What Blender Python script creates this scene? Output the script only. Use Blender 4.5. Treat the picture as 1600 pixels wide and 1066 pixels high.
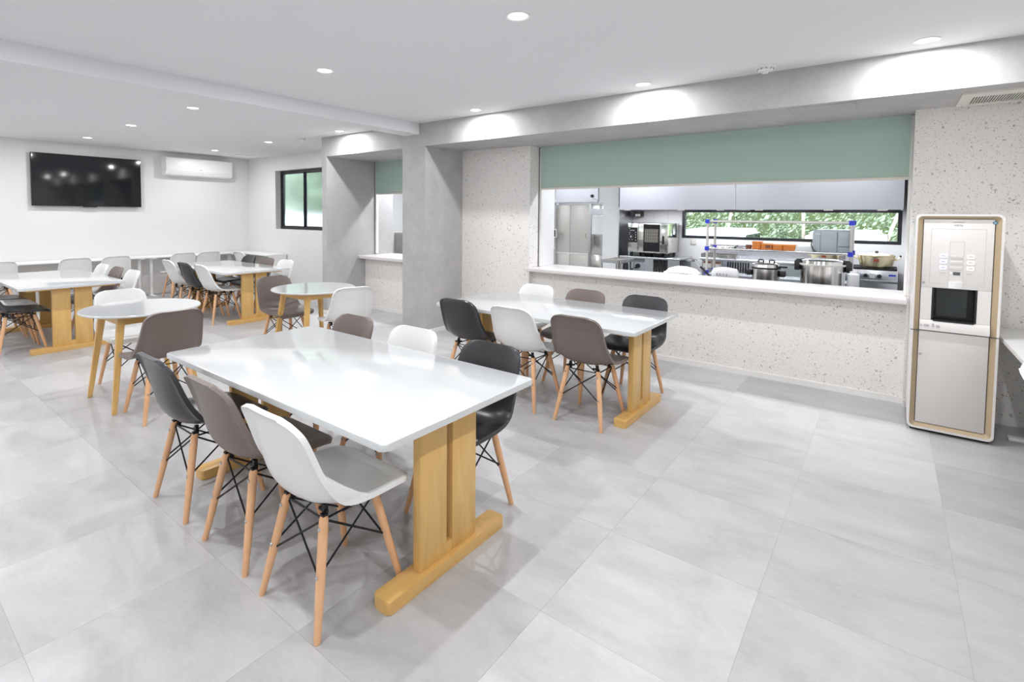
import bpy, bmesh, math, random
from mathutils import Vector, Matrix
PI = math.pi
random.seed(7)
for o in list(bpy.data.objects): bpy.data.objects.remove(o)
S = bpy.context.scene
COL = S.collection

# ------------------------------------------------------------------ camera
cam_d = bpy.data.cameras.new('camera'); cam = bpy.data.objects.new('camera', cam_d); COL.objects.link(cam)
yaw, pit, rol = (math.radians(a) for a in (38.0506, -2.6704, 0.4617))
F = Vector((-math.sin(yaw) * math.cos(pit), math.cos(yaw) * math.cos(pit), math.sin(pit)))
r0 = Vector((math.cos(yaw), math.sin(yaw), 0)); u0 = r0.cross(F)
R = r0 * math.cos(rol) + u0 * math.sin(rol); U = u0 * math.cos(rol) - r0 * math.sin(rol)
m = Matrix((R, U, -F)).transposed().to_4x4(); m.translation = Vector((10.4171, -2.8918, 1.4671))
cam.matrix_world = m
cam_d.sensor_width = 36; cam_d.lens = 801.3557 * 36 / 1600
cam_d.shift_x = (800 - 760.985) / 1600; cam_d.shift_y = (373.4429 - 533) / 1600
cam_d.clip_start = .05; cam_d.clip_end = 200
S.camera = cam

# ------------------------------------------------------------------ world, exposure
w = bpy.data.worlds.new('sky'); S.world = w; w.use_nodes = True
bg = w.node_tree.nodes['Background']; bg.inputs[0].default_value = (.86, .93, 1, 1); bg.inputs[1].default_value = 9.0
S.view_settings.view_transform = 'Standard'; S.view_settings.look = 'None'
S.view_settings.gamma = 1; S.view_settings.use_curve_mapping = False
S.view_settings.exposure = 0.0
S.cycles.use_denoising = True
S.cycles.max_bounces = 10; S.cycles.diffuse_bounces = 6; S.cycles.glossy_bounces = 4; S.cycles.transmission_bounces = 6
S.cycles.sample_clamp_indirect = 6; S.cycles.caustics_reflective = False; S.cycles.caustics_refractive = False

LAMP_W = 15.5          # each ceiling downlight
KITCHEN_W = 24.0       # each kitchen fluorescent fixture
HOOD_W = 9.0           # unseen fill lamps, added under the hood to brighten the wall below
LX = [10.564 - 1.8052 * i for i in range(3)] + [10.564 - .5386 - 1.8052 * i for i in range(3, 6)]
LY = [1.3203, -.512, -2.3443, -4.1766]
ZC = 2.57
for iy, y in enumerate(LY):
    for ix, x in enumerate(LX):
        ld = bpy.data.lights.new('downlight_lamp', 'AREA'); ld.energy = LAMP_W; ld.color = (.985, .985, 1)
        ld.shape = 'DISK'; ld.size = .055
        lo = bpy.data.objects.new('downlight_lamp', ld); COL.objects.link(lo); lo.location = (x, y, ZC - .012)
for x in (4.6, 6.6, 8.2, 9.8):
    ld = bpy.data.lights.new('kitchen_lamp', 'AREA'); ld.shape = 'RECTANGLE'; ld.size = 1.2; ld.size_y = .16
    ld.energy = KITCHEN_W * (1.9 if x < 6 else 1); ld.color = (.93, .95, 1)
    lo = bpy.data.objects.new('kitchen_lamp', ld); COL.objects.link(lo); lo.location = (x, 3.0, 2.41)

for x in (7.4, 8.3, 9.2, 10.1):
    ld = bpy.data.lights.new('hood_fill_lamp', 'AREA'); ld.shape = 'RECTANGLE'; ld.size = .5; ld.size_y = .12
    ld.energy = HOOD_W; ld.color = (.93, .95, 1)
    lo = bpy.data.objects.new('hood_fill_lamp', ld); COL.objects.link(lo); lo.location = (x, 5.45, 1.592)

# ------------------------------------------------------------------ materials
def mat(name, col, rough=.5, metal=0, **kw):
    M = bpy.data.materials.new(name); M.use_nodes = True
    b = M.node_tree.nodes['Principled BSDF']
    b.inputs['Base Color'].default_value = (*col, 1); b.inputs['Roughness'].default_value = rough
    b.inputs['Metallic'].default_value = metal
    for k, v in kw.items(): b.inputs[k.replace('_', ' ')].default_value = v
    return M
def nodes(M): return M.node_tree.nodes, M.node_tree.links, M.node_tree.nodes['Principled BSDF']
def coords(M, scale, kind='Object'):
    n, l, b = nodes(M)
    t = n.new('ShaderNodeTexCoord'); mp = n.new('ShaderNodeMapping'); mp.inputs['Scale'].default_value = scale
    l.new(t.outputs[kind], mp.inputs['Vector']); return mp.outputs['Vector']
def ramp(M, fac, stops):
    n, l, b = nodes(M); r = n.new('ShaderNodeValToRGB'); e = r.color_ramp.elements
    e[0].position, e[0].color = stops[0][0], (*stops[0][1], 1); e[1].position, e[1].color = stops[-1][0], (*stops[-1][1], 1)
    for p, c in stops[1:-1]:
        q = e.new(p); q.color = (*c, 1)
    l.new(fac, r.inputs['Fac']); return r.outputs['Color']
def noise(M, vec, scale, detail=4, rough=.55, dist=0):
    n, l, b = nodes(M); t = n.new('ShaderNodeTexNoise'); t.inputs['Scale'].default_value = scale
    t.inputs['Detail'].default_value = detail; t.inputs['Roughness'].default_value = rough; t.inputs['Distortion'].default_value = dist
    l.new(vec, t.inputs['Vector']); return t.outputs['Fac']
def mixc(M, fac, a, b_, mode='MIX'):
    n, l, b = nodes(M); x = n.new('ShaderNodeMix'); x.data_type = 'RGBA'; x.blend_type = mode
    for sock, v in ((x.inputs[0], fac), (x.inputs[6], a), (x.inputs[7], b_)):
        if hasattr(v, 'links'): l.new(v, sock)
        elif isinstance(v, tuple): sock.default_value = (*v, 1)
        else: sock.default_value = v
    return x.outputs[2]
def bump(M, h, strength, dist=.01):
    n, l, b = nodes(M); t = n.new('ShaderNodeBump'); t.inputs['Strength'].default_value = strength; t.inputs['Distance'].default_value = dist
    l.new(h, t.inputs['Height']); l.new(t.outputs['Normal'], b.inputs['Normal'])
def wood(name, c1, c2, scale, rough=.38):
    M = mat(name, c1, rough); n, l, b = nodes(M)
    f = noise(M, coords(M, scale), 1, 5, .6, 1.2)
    l.new(ramp(M, f, [(.3, c1), (.7, c2)]), b.inputs['Base Color']); return M

white_wall = mat('white_wallpaper', (.735, .728, .715), .75)
bump(white_wall, noise(white_wall, coords(white_wall, (1, 1, 1)), 180), .12, .002)
ceiling_white = mat('ceiling_paint', (.76, .765, .785), .85)
trim_white = mat('trim_white', (.80, .79, .775), .45)
white_paint = mat('white_paint', (.82, .82, .83), .4)
white_lam = mat('white_laminate', (.63, .65, .657), .12, Coat_Weight=.3, Coat_Roughness=.06)
bar_lam = mat('bar_laminate', (.82, .82, .81), .35)

grey = mat('grey_plaster', (.42, .415, .41), .65); n, l, b = nodes(grey)
v = coords(grey, (1, 1, 1)); f1 = noise(grey, v, 3.2, 6, .6, .5); f2 = noise(grey, v, 45, 3, .6)
c = ramp(grey, f1, [(.3, (.385, .382, .378)), (.7, (.50, .492, .485))])
l.new(mixc(grey, .25, c, ramp(grey, f2, [(.3, (.36, .357, .353)), (.7, (.51, .505, .50))])), b.inputs['Base Color'])
bump(grey, f2, .1, .004)

terr = mat('terrazzo_print', (.72, .70, .67), .55); n, l, b = nodes(terr)
v = coords(terr, (1, 1, 1)); nz = n.new('ShaderNodeTexNoise'); nz.inputs['Scale'].default_value = 38; l.new(v, nz.inputs['Vector'])
vm = n.new('ShaderNodeVectorMath'); vm.operation = 'MULTIPLY_ADD'; l.new(nz.outputs['Color'], vm.inputs[0]); vm.inputs[1].default_value = (.028,) * 3; l.new(v, vm.inputs[2])
col = (.80, .785, .76)
for sc, th0, th1, dark in ((88, .02, .36, .7), (43, -.85, .38, .9)):
    vo = n.new('ShaderNodeTexVoronoi'); vo.inputs['Scale'].default_value = sc; l.new(vm.outputs[0], vo.inputs['Vector'])
    sp = n.new('ShaderNodeSeparateColor'); l.new(vo.outputs['Color'], sp.inputs[0])
    mr = n.new('ShaderNodeMapRange'); l.new(sp.outputs[0], mr.inputs[0]); mr.inputs[3].default_value = th0; mr.inputs[4].default_value = th1
    lt = n.new('ShaderNodeMath'); lt.operation = 'LESS_THAN'; l.new(vo.outputs['Distance'], lt.inputs[0]); l.new(mr.outputs[0], lt.inputs[1])
    cc = ramp(terr, sp.outputs[1], [(0, (.33, .28, .24)), (.35, (.42, .42, .41)), (.7, (.50, .43, .38)), (1, (.27, .27, .27))])
    mu = n.new('ShaderNodeMath'); mu.operation = 'MULTIPLY'; l.new(lt.outputs[0], mu.inputs[0]); mu.inputs[1].default_value = dark
    col = mixc(terr, mu.outputs[0], col, cc)
l.new(col, b.inputs['Base Color'])

tile_m = mat('stone_tile', (.5, .5, .5), .36); n, l, b = nodes(tile_m)
oi = n.new('ShaderNodeObjectInfo'); tc = n.new('ShaderNodeTexCoord')
va = n.new('ShaderNodeVectorMath'); va.operation = 'MULTIPLY_ADD'; cx = n.new('ShaderNodeCombineXYZ')
for i in range(3): l.new(oi.outputs['Random'], cx.inputs[i])
l.new(cx.outputs[0], va.inputs[0]); va.inputs[1].default_value = (37, 53, 11); l.new(tc.outputs['Object'], va.inputs[2])
mpn = n.new('ShaderNodeMapping'); mpn.inputs['Scale'].default_value = (1, 1.9, 1); l.new(va.outputs[0], mpn.inputs[0])
f1 = noise(tile_m, mpn.outputs[0], 2.4, 6, .62, .8); f2 = noise(tile_m, mpn.outputs[0], 30, 4, .65, .3)
base = ramp(tile_m, f1, [(.28, (.405, .402, .409)), (.48, (.495, .492, .50)), (.74, (.575, .573, .582))])
fine = ramp(tile_m, f2, [(.3, (.41, .406, .41)), (.7, (.57, .57, .577))])
tone = n.new('ShaderNodeMapRange'); l.new(oi.outputs['Random'], tone.inputs[0]); tone.inputs[3].default_value = .86; tone.inputs[4].default_value = 1.08
hsv = n.new('ShaderNodeHueSaturation'); l.new(mixc(tile_m, .22, base, fine), hsv.inputs['Color']); l.new(tone.outputs[0], hsv.inputs['Value'])
l.new(hsv.outputs[0], b.inputs['Base Color'])
rr = n.new('ShaderNodeMapRange'); l.new(f1, rr.inputs[0]); rr.inputs[3].default_value = .30; rr.inputs[4].default_value = .46; l.new(rr.outputs[0], b.inputs['Roughness'])
grout = mat('tile_joint', (.47, .47, .47), .6)

SHELL = {'white': mat('white_shell', (.80, .81, .805), .32), 'taupe': mat('taupe_shell', (.178, .142, .128), .38),
         'black': mat('charcoal_shell', (.033, .034, .038), .30)}
beech = wood('beech_wood', (.72, .40, .205), (.80, .48, .27), (30, 30, 3.0), .42)
oak_z = wood('table_wood_upright', (.62, .37, .115), (.74, .49, .185), (14, 14, 1.6), .32)
oak_y = wood('table_wood_foot', (.64, .37, .11), (.73, .47, .175), (14, 1.6, 14), .32)
black_metal = mat('black_wire', (.02, .02, .022), .4, .6)
steel = mat('bolt_steel', (.6, .6, .6), .3, 1)
stainless = mat('stainless', (.66, .67, .70), .26, 1); n, l, b = nodes(stainless)
l.new(ramp(stainless, noise(stainless, coords(stainless, (1, 1, 60)), 3, 3), [(.3, (.60, .61, .64)), (.7, (.72, .73, .76))]), b.inputs['Base Color'])
stainless2 = mat('polished_stainless', (.74, .72, .69), .14, 1)
hood_m = mat('hood_stainless', (.56, .56, .61), .36, 1)
gold_pot = mat('gold_aluminium', (.78, .68, .45), .3, 1)
black_gloss = mat('black_glass', (.008, .009, .011), .06)
black_matt = mat('black_plastic', (.012, .012, .014), .4)
pot_m = mat('pot_painted_reflections', (.7, .69, .67), .2, 1); n, l, b = nodes(pot_m)
l.new(ramp(pot_m, noise(pot_m, coords(pot_m, (14, 14, .2)), 1, 3), [(.35, (.30, .28, .26)), (.5, (.66, .64, .61)), (.65, (.86, .85, .83))]), b.inputs['Base Color'])  # upright light and dark streaks in the colour imitate reflections on the steel
dark_glass = mat('dark_recess', (.035, .042, .045), .12)
frame_black = mat('black_aluminium', (.010, .012, .016), .35)
green_m = mat('sage_shutter', (.40, .53, .465), .55)
cream = mat('cream_metal', (.72, .69, .63), .4)
counter_m = mat('counter_stone', (.70, .67, .665), .3)
app_white = mat('appliance_white', (.78, .765, .745), .35)
app_panel = mat('appliance_panel', (.68, .66, .64), .38)
app_gold = mat('champagne_gold', (.47, .365, .235), .4, .1)
plastic_w = mat('white_plastic', (.84, .845, .85), .35)
blue_p = mat('blue_plastic', (.03, .05, .62), .4)
orange_p = mat('orange_plastic', (.80, .27, .05), .45)
brown_p = mat('brown_plastic', (.22, .08, .05), .45)
grey_p = mat('grey_enamel', (.42, .46, .50), .4)
green_st = mat('green_grey_steel', (.30, .37, .33), .35, .6)
paper = mat('paper_white', (.85, .85, .85), .7)
red_p = mat('red_print', (.55, .10, .06), .5)
ink = mat('dark_ink', (.10, .10, .10), .5)
grey_ink = mat('grey_ink', (.32, .33, .33), .5)
teal = mat('teal_badge', (.06, .25, .33), .35)
line_m = mat('panel_joint', (.58, .57, .555), .6)
def emit(name, col, s):
    M = mat(name, (.9, .9, .9), .5); b = M.node_tree.nodes['Principled BSDF']
    b.inputs['Emission Color'].default_value = (*col, 1); b.inputs['Emission Strength'].default_value = s; return M
lamp_e = emit('lamp_diffuser', (1, .97, .93), 9)
tube_e = emit('tube_diffuser', (.95, .97, 1), 6)
blue_b = emit('blue_button', (.45, .48, 1), .55)
pink_b = emit('pink_button', (1, .42, .38), .5)
green_led = emit('green_led', (.4, 1, .5), 1.5)
glass = mat('window_glass', (1, 1, 1), 0, 0, Transmission_Weight=1, IOR=1.02)
frost = mat('frosted_glass', (.78, .83, .84), .3, 0, Transmission_Weight=1, IOR=1.12)
car_paint = mat('car_white_paint', (.85, .85, .86), .2, 0, Coat_Weight=.5)
tyre_m = mat('tyre_rubber', (.02, .02, .02), .7)
bark = mat('bark', (.28, .24, .2), .9)
ground_m = mat('outdoor_ground', (.35, .35, .32), .9)
leaf = mat('leaf_green', (.10, .25, .06), .6, 0, Transmission_Weight=0); n, l, b = nodes(leaf)
l.new(ramp(leaf, noise(leaf, coords(leaf, (1, 1, 1)), 2.2, 5, .7), [(.3, (.10, .14, .10)), (.5, (.21, .28, .185)), (.7, (.37, .43, .31))]), b.inputs['Base Color'])

# ------------------------------------------------------------------ mesh helpers
def new(): return bmesh.new()
def box(bm, x0, x1, y0, y1, z0, z1, bev=0, seg=2):
    vs = [bm.verts.new(p) for p in ((x0, y0, z0), (x1, y0, z0), (x1, y1, z0), (x0, y1, z0), (x0, y0, z1), (x1, y0, z1), (x1, y1, z1), (x0, y1, z1))]
    fs = [bm.faces.new([vs[i] for i in f]) for f in ((0, 3, 2, 1), (4, 5, 6, 7), (0, 1, 5, 4), (1, 2, 6, 5), (2, 3, 7, 6), (3, 0, 4, 7))]
    if bev:
        es = list({e for f in fs for e in f.edges})
        bmesh.ops.bevel(bm, geom=es, offset=bev, segments=seg, affect='EDGES', profile=.5)
    return bm
def tube(bm, p, q, r1, r2=None, n=10, cap=True):
    p, q = Vector(p), Vector(q); r2 = r1 if r2 is None else r2
    d = (q - p).normalized(); a = d.orthogonal().normalized(); c = d.cross(a)
    A = [bm.verts.new(p + (a * math.cos(2 * PI * i / n) + c * math.sin(2 * PI * i / n)) * r1) for i in range(n)]
    B = [bm.verts.new(q + (a * math.cos(2 * PI * i / n) + c * math.sin(2 * PI * i / n)) * r2) for i in range(n)]
    for i in range(n):
        j = (i + 1) % n; bm.faces.new((A[i], A[j], B[j], B[i]))
    if cap: bm.faces.new(A[::-1]); bm.faces.new(B)
    return bm
def path(bm, pts, r, n=6):
    for a, b_ in zip(pts, pts[1:]): tube(bm, a, b_, r, n=n)
    return bm
def lathe(bm, prof, n=32, c=(0, 0), sx=1, sy=1):
    rings = []
    for r, z in prof:
        if r < 1e-6: rings.append([bm.verts.new((c[0], c[1], z))]); continue
        rings.append([bm.verts.new((c[0] + sx * r * math.cos(2 * PI * i / n), c[1] + sy * r * math.sin(2 * PI * i / n), z)) for i in range(n)])
    for A, B in zip(rings, rings[1:]):
        for i in range(n):
            j = (i + 1) % n
            if len(A) == 1 and len(B) == 1: continue
            if len(A) == 1: bm.faces.new((A[0], B[i], B[j]))
            elif len(B) == 1: bm.faces.new((A[i], A[j], B[0]))
            else: bm.faces.new((A[i], A[j], B[j], B[i]))
    return bm
def rrect(x0, x1, y0, y1, r, k=6):
    pts = []
    for cx_, cy_, a0 in ((x1 - r, y1 - r, 0), (x0 + r, y1 - r, 90), (x0 + r, y0 + r, 180), (x1 - r, y0 + r, 270)):
        for i in range(k + 1):
            a = math.radians(a0 + 90 * i / k); pts.append((cx_ + r * math.cos(a), cy_ + r * math.sin(a)))
    return pts
def prism(bm, pts, a, b_, axis='z', bev=0):
    def P(p, t): return (p[0], p[1], t) if axis == 'z' else (p[0], t, p[1]) if axis == 'y' else (t, p[0], p[1])
    A = [bm.verts.new(P(p, a)) for p in pts]; B = [bm.verts.new(P(p, b_)) for p in pts]; n = len(pts)
    f0 = bm.faces.new(A[::-1]); f1 = bm.faces.new(B)
    for i in range(n):
        j = (i + 1) % n; bm.faces.new((A[i], A[j], B[j], B[i]))
    if bev:
        bmesh.ops.bevel(bm, geom=list(f0.edges) + list(f1.edges), offset=bev, segments=2, affect='EDGES', profile=.5)
    return bm
def ring(bm, outer, inner, a, b_, axis='y'):
    def P(p, t): return (p[0], p[1], t) if axis == 'z' else (p[0], t, p[1]) if axis == 'y' else (t, p[0], p[1])
    n = len(outer)
    V = [[bm.verts.new(P(p, t)) for p in pts] for pts in (outer, inner) for t in (a, b_)]
    for i in range(n):
        j = (i + 1) % n
        for X, Y in ((V[0], V[1]), (V[1], V[3]), (V[3], V[2]), (V[2], V[0])): bm.faces.new((X[i], X[j], Y[j], Y[i]))
    return bm
def finish(name, bm, smooth=True, ang=35):
    bmesh.ops.recalc_face_normals(bm, faces=bm.faces)
    me = bpy.data.meshes.new(name); bm.to_mesh(me); bm.free()
    if smooth:
        for p in me.polygons: p.use_smooth = True
        me.set_sharp_from_angle(angle=math.radians(ang))
    return me
def link(name, me, m=None, parent=None, loc=None):
    o = bpy.data.objects.new(name, me); COL.objects.link(o)
    if m is not None and not me.materials: me.materials.append(m)
    if parent: o.parent = parent
    if loc: o.location = loc
    return o
def obj(name, bm, m, parent=None, label=None, at=None, smooth=True):
    """one mesh; `at`: the parent's place when the shape was given in world coordinates"""
    if at is not None: bmesh.ops.translate(bm, verts=bm.verts, vec=-Vector(at))
    o = link(name, finish(name, bm, smooth), m, parent)
    if label: o['label'] = label
    return o
def thing(name, label, cat, loc=(0, 0, 0), rz=0, group=None):
    o = bpy.data.objects.new(name, None); COL.objects.link(o); o.empty_display_size = .1
    o.location = loc; o.rotation_euler = (0, 0, rz); o['label'] = label; o['category'] = cat
    if group: o['group'] = group
    return o
def tag(o, label, cat, group=None):
    o['label'] = label; o['category'] = cat
    if group: o['group'] = group
    return o
def struct(name, bm, m, label=None, parent=None, smooth=False):
    o = obj(name, bm, m, parent, smooth=smooth)
    if not parent: o['kind'] = 'structure'
    if label: o['label'] = label
    return o
def B(*a, **k): return box(new(), *a, **k)
def boxes(*L):
    bm = new()
    for a in L: box(bm, *a)
    return bm

# ------------------------------------------------------------------ room shell
YB, YK = 1.5414, 2.2277
XR, YF = 11.5, -5.5
fl = struct('floor', B(0, XR, YF, 2.6, -.08, -.0011), grout, 'pale grey stone tile floor of the dining room')
T = .617; cache = {}
gx = [10.066 + T * k for k in range(-18, 5)]; gy = [-.08 + T * k for k in range(-10, 6)]
for xa in gx:
    for ya in gy:
        x0, x1 = max(xa, 0), min(xa + T, XR); y0, y1 = max(ya, YF), min(ya + T, 2.39)
        if x1 - x0 < .02 or y1 - y0 < .02: continue
        if y0 < 2.3 < y1 or y1 > 2.3:
            y1 = min(y1, 2.39)
        key = (round(x1 - x0, 3), round(y1 - y0, 3))
        if key not in cache:
            bm = new(); g = .0004; sx, sy = (x1 - x0) / 2 - g, (y1 - y0) / 2 - g
            box(bm, -sx, sx, -sy, sy, -.001, 0); cache[key] = finish('tile', bm, False); cache[key].materials.append(tile_m)
        link('tile', cache[key], None, fl, ((x0 + x1) / 2, (y0 + y1) / 2, 0))
struct('floor_kitchen', B(2.85, 10.72, 2.6, 6.1, -.08, 0), mat('kitchen_floor', (.36, .38, .37), .5), 'grey kitchen floor behind the serving counter')
ceil = struct('ceiling', B(0, XR, YF, 2.62, ZC, ZC + .12), ceiling_white, 'white ceiling with downlights')
struct('ceiling_kitchen', B(2.85, 10.72, 2.62, 6.1, 2.45, 2.55), white_paint, 'white kitchen ceiling')
struct('ceiling_beam', B(5.64, 5.8874, YF, YB, 2.4406, ZC), ceiling_white, 'white dropped ceiling beam across the room')
struct('wall_left', B(-.12, 0, YF - .1, 2.62, 0, ZC), white_wall, 'white wall behind the television')
struct('wall_front', B(0, XR, YF - .12, YF, 0, ZC), white_wall, 'white wall opposite the kitchen')
struct('wall_right', B(XR, XR + .12, YF - .1, 2.5, 0, ZC), white_wall, 'white wall beside the drinks dispenser')
W0, W1, WZ0, WZ1, YW = 1.043, 2.62, 1.165, 2.285, 2.4237
struct('wall_back', boxes((0, W0, YW, 2.62, 0, ZC), (W1, 3.8759, YW, 2.62, 0, ZC), (W0, W1, YW, 2.62, 0, WZ0), (W0, W1, YW, 2.62, WZ1, ZC)), white_wall, 'white wall with the black framed window')
# grey frame of the serving side
struct('pier', B(3.8759, 3.9895, YB, 2.80, 0, 2.2929), grey, 'grey plaster pier left of the small serving hatch')
struct('pillar', B(5.5937, 5.9931, YB, 2.30, 0, 2.2929), grey, 'grey plaster pillar between the two serving hatches')
beam = struct('soffit_beam', B(3.8759, XR, YB, 2.80, 2.2929, ZC), grey, 'grey plaster beam over the serving hatches')
struct('access_panel', boxes((9.77, 10.205, 1.605, 1.612, 2.2905, 2.294), (9.77, 10.205, 1.922, 1.929, 2.2905, 2.294), (9.77, 9.777, 1.605, 1.929, 2.2905, 2.294), (10.198, 10.205, 1.605, 1.929, 2.2905, 2.294),
       (9.78, 10.195, 1.615, 1.919, 2.2895, 2.294)), grey, None, beam)
# serving wall
struct('wall_kitchen', B(5.9931, 7.0509, YK, 2.425, 0, 2.2929), terr, 'terrazzo print wall panel between pillar and wide hatch')
struct('wall_jamb', boxes((5.55, 7.0509, 2.425, 2.80, 0, 2.2929), (10.5489, 10.72, 2.44, 2.80, 0, 2.2929)), white_paint, 'white jambs inside the wide serving hatch')
struct('wall_low', B(7.0509, 10.5489, 2.30, 2.46, 0, .805), terr, 'terrazzo print low wall under the wide serving counter')
struct('wall_low_small', B(3.9895, 5.5937, 2.235, 2.40, 0, .782), terr, 'terrazzo print low wall under the small serving counter')
struct('wall_kitchen_right', B(10.5489, XR, YK, 2.44, 0, 2.2929), terr, 'terrazzo print wall behind the drinks dispenser')
struct('wall_side_right', B(10.72, XR, 2.44, 2.62, 0, 2.2929), white_paint)
# kitchen shell
KX, KY = 10.62, 6.0
K0, K1, KZ0, KZ1 = 7.654, 10.56, 1.105, 1.585
kw = struct('wall_kitchen_back', boxes((6.8, K0, KY, KY + .14, 0, 2.5), (K1, KX + .1, KY, KY + .14, 0, 2.5), (K0, K1, KY, KY + .14, 0, KZ0), (K0, K1, KY, KY + .14, KZ1, 2.5)), white_paint, 'white panelled kitchen wall with the strip window')
for xx in (7.16, 7.42): struct('panel_joint', B(xx, xx + .004, KY - .002, KY + .01, .6, 2.3), line_m, None, kw)
struct('wall_kitchen_side', B(KX, KX + .1, 2.8, KY + .14, 0, 2.5), white_paint, 'white kitchen side wall by the gas range')
struct('wall_kitchen_far', B(2.85, 2.95, 2.62, 6.1, 0, 2.5), white_paint, 'white kitchen wall seen through the small hatch')
struct('panel_joint', B(2.948, 2.952, 3.50, 3.506, 0, 2.45), line_m)
struct('wall_partition', boxes((2.95, 5.5, 5.38, 5.5, 0, 2.45), (5.5, 6.50, 5.38, 5.5, 1.70, 2.45), (6.50, 6.785, 5.38, 6.1, 0, 2.45)), white_paint, 'white partition around the kitchen refrigerator')
struct('wall_kitchen_recess', B(2.95, 6.6, 6.45, 6.55, 0, 2.45), white_paint)
struct('trim_1', B(6.785, 6.80, 5.38, 6.0, 0, 1.62), stainless, 'stainless cladding beside the oven')
# skirtings
def skirt(name, *L): return struct(name, boxes(*L), trim_white)
skirt('baseboard_left', (0, .012, YF, YW, 0, .05)); skirt('baseboard_back', (.012, 3.8759, YW - .012, YW, 0, .05))
skirt('baseboard_pier', (3.8639, 3.9895, YB - .012, YB, 0, .05), (3.9895, 4.0015, YB - .012, 2.223, 0, .05))
skirt('baseboard_pillar', (5.5817, 6.0051, YB - .012, YB, 0, .05), (5.9931, 6.0051, YB, YK - .012, 0, .05), (5.5817, 5.5937, YB, 2.223, 0, .05))
skirt('baseboard_kitchen', (5.9931, 7.0629, YK - .012, YK, 0, .05), (7.0509, 7.0629, YK, 2.288, 0, .05))
skirt('baseboard_low', (7.0509, 10.5489, 2.288, 2.30, 0, .05)); skirt('baseboard_small', (3.9895, 5.5937, 2.223, 2.235, 0, .05))
skirt('baseboard_right', (10.5489, XR, YK - .012, YK, 0, .05), (XR - .012, XR, YF, YK - .012, 0, .05))

# counters
def counter(name, label, x0, x1, y0, y1, z0, z1):
    return tag(obj(name, B(x0, x1, y0, y1, z0, z1, bev=.004), counter_m), label, 'counter')
counter('serving_counter', 'long pale stone serving counter under the wide green shutter', 7.053, 10.547, 2.155, 2.80, .806, .843)
counter('serving_counter', 'short pale stone serving counter between pier and pillar', 3.991, 5.592, 2.10, 2.80, .783, .828)

# roller shutters
def shutter(label, x0, x1, zb, left_only=False):
    t = thing('roller_shutter', label, 'shutter', (x0, 2.41, zb))
    at = (x0, 2.41, zb)
    obj('shutter_panel', B(x0 + .035, x1 - .02, 2.412, 2.424, zb + .024, 2.286), green_m, t, 'sage green panel', at)
    obj('bottom_rail', B(x0 + .03, x1 - .02, 2.405, 2.43, zb, zb + .024, bev=.003), cream, t, 'cream bottom rail', at)
    for k, (a, c_) in enumerate(((x0 + .001, x0 + .036), (x1 - .02, x1 - .001))):
        g = obj('guide_rail', B(a, c_, 2.428, 2.47, .8445, 2.285), trim_white, t, None, at)
        if k == 0: obj('rail_seal', B(a, a + .006, 2.42, 2.428, .8445, 2.285), mat('seal_rubber', (.10, .07, .065), .7), g, 'dark rubber seal', at)
    return t
shutter('wide sage green roller shutter, half lowered over the kitchen hatch', 7.0509, 10.5489, 1.776)
t = shutter('narrow sage green roller shutter behind the grey pillar', 3.9895, 5.55, 1.772)

# ------------------------------------------------------------------ back window
def window(name, label, x0, x1, y0, y1, z0, z1, fw, splits, m_glass, split_w=.035):
    o = struct(name, boxes((x0, x0 + fw, y0, y1, z0, z1), (x1 - fw, x1, y0, y1, z0, z1), (x0 + fw, x1 - fw, y0, y1, z0, z0 + fw), (x0 + fw, x1 - fw, y0, y1, z1 - fw, z1)), frame_black, label)
    xs = [x0 + fw] + splits + [x1 - fw]
    for i in range(len(xs) - 1):
        a, c_ = xs[i], xs[i + 1]; yy = (y0 + y1) / 2 + (.012 if i % 2 else -.012); s = .022
        if splits:
            sa = struct('sash', boxes((a, a + s, yy - .012, yy + .012, z0 + fw, z1 - fw), (c_ - s, c_, yy - .012, yy + .012, z0 + fw, z1 - fw), (a + s, c_ - s, yy - .012, yy + .012, z0 + fw, z0 + fw + s), (a + s, c_ - s, yy - .012, yy + .012, z1 - fw - s, z1 - fw)), frame_black, None, o)
            struct('pane', B(a + s, c_ - s, yy - .002, yy + .002, z0 + fw + s, z1 - fw - s), m_glass, 'frosted pane' if m_glass is frost else None, sa)
        else: struct('pane', B(a, c_, yy - .002, yy + .002, z0 + fw, z1 - fw), m_glass, None, o)
    return o
window('window_1', 'black framed sliding window with frosted panes beside the grey pier', W0 + .001, W1 - .001, 2.53, 2.60, WZ0 + .001, WZ1 - .001, .045, [1.835], frost)
window('window_2', 'long black framed strip window above the kitchen worktop', K0 + .001, K1 - .001, 6.01, 6.09, KZ0 + .001, KZ1 - .001, .045, [], glass)

# ------------------------------------------------------------------ ceiling fittings
vent_w = mat('vent_white', (.90, .90, .88), .5)
dl_trim = finish('trim_ring', lathe(new(), [(.048, 0), (.062, -.006), (.068, -.004), (.068, 0), (.048, 0)], 28)); dl_trim.materials.append(white_paint)
dl_face = finish('diffuser', lathe(new(), [(.0, -.003), (.049, -.003), (.049, 0), (0, 0)], 28)); dl_face.materials.append(lamp_e)
rows = ['closest to the grey beam', 'in the row further from the kitchen']
cols = ['above the drinks dispenser', 'over the wide hatch', 'near the pillar', 'just past the dropped beam', 'between beam and television wall', 'closest to the television wall']
for iy, y in enumerate(LY):
    for ix, x in enumerate(LX):
        if iy > 1 and (iy, ix) != (2, 2): continue       # out of the photo
        lab = 'round recessed downlight %s, %s' % (cols[ix], rows[min(iy, 1)])
        if iy == 1 and ix == 1: lab = 'large bright round downlight alone at the top of the photo'
        if iy == 2 and ix == 2: lab = 'round downlight cut by the upper left corner of the photo'
        t = thing('downlight', lab, 'light', (x, y, ZC), group='recessed ceiling downlights')
        link('trim_ring', dl_trim, None, t); link('diffuser', dl_face, None, t)
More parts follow.
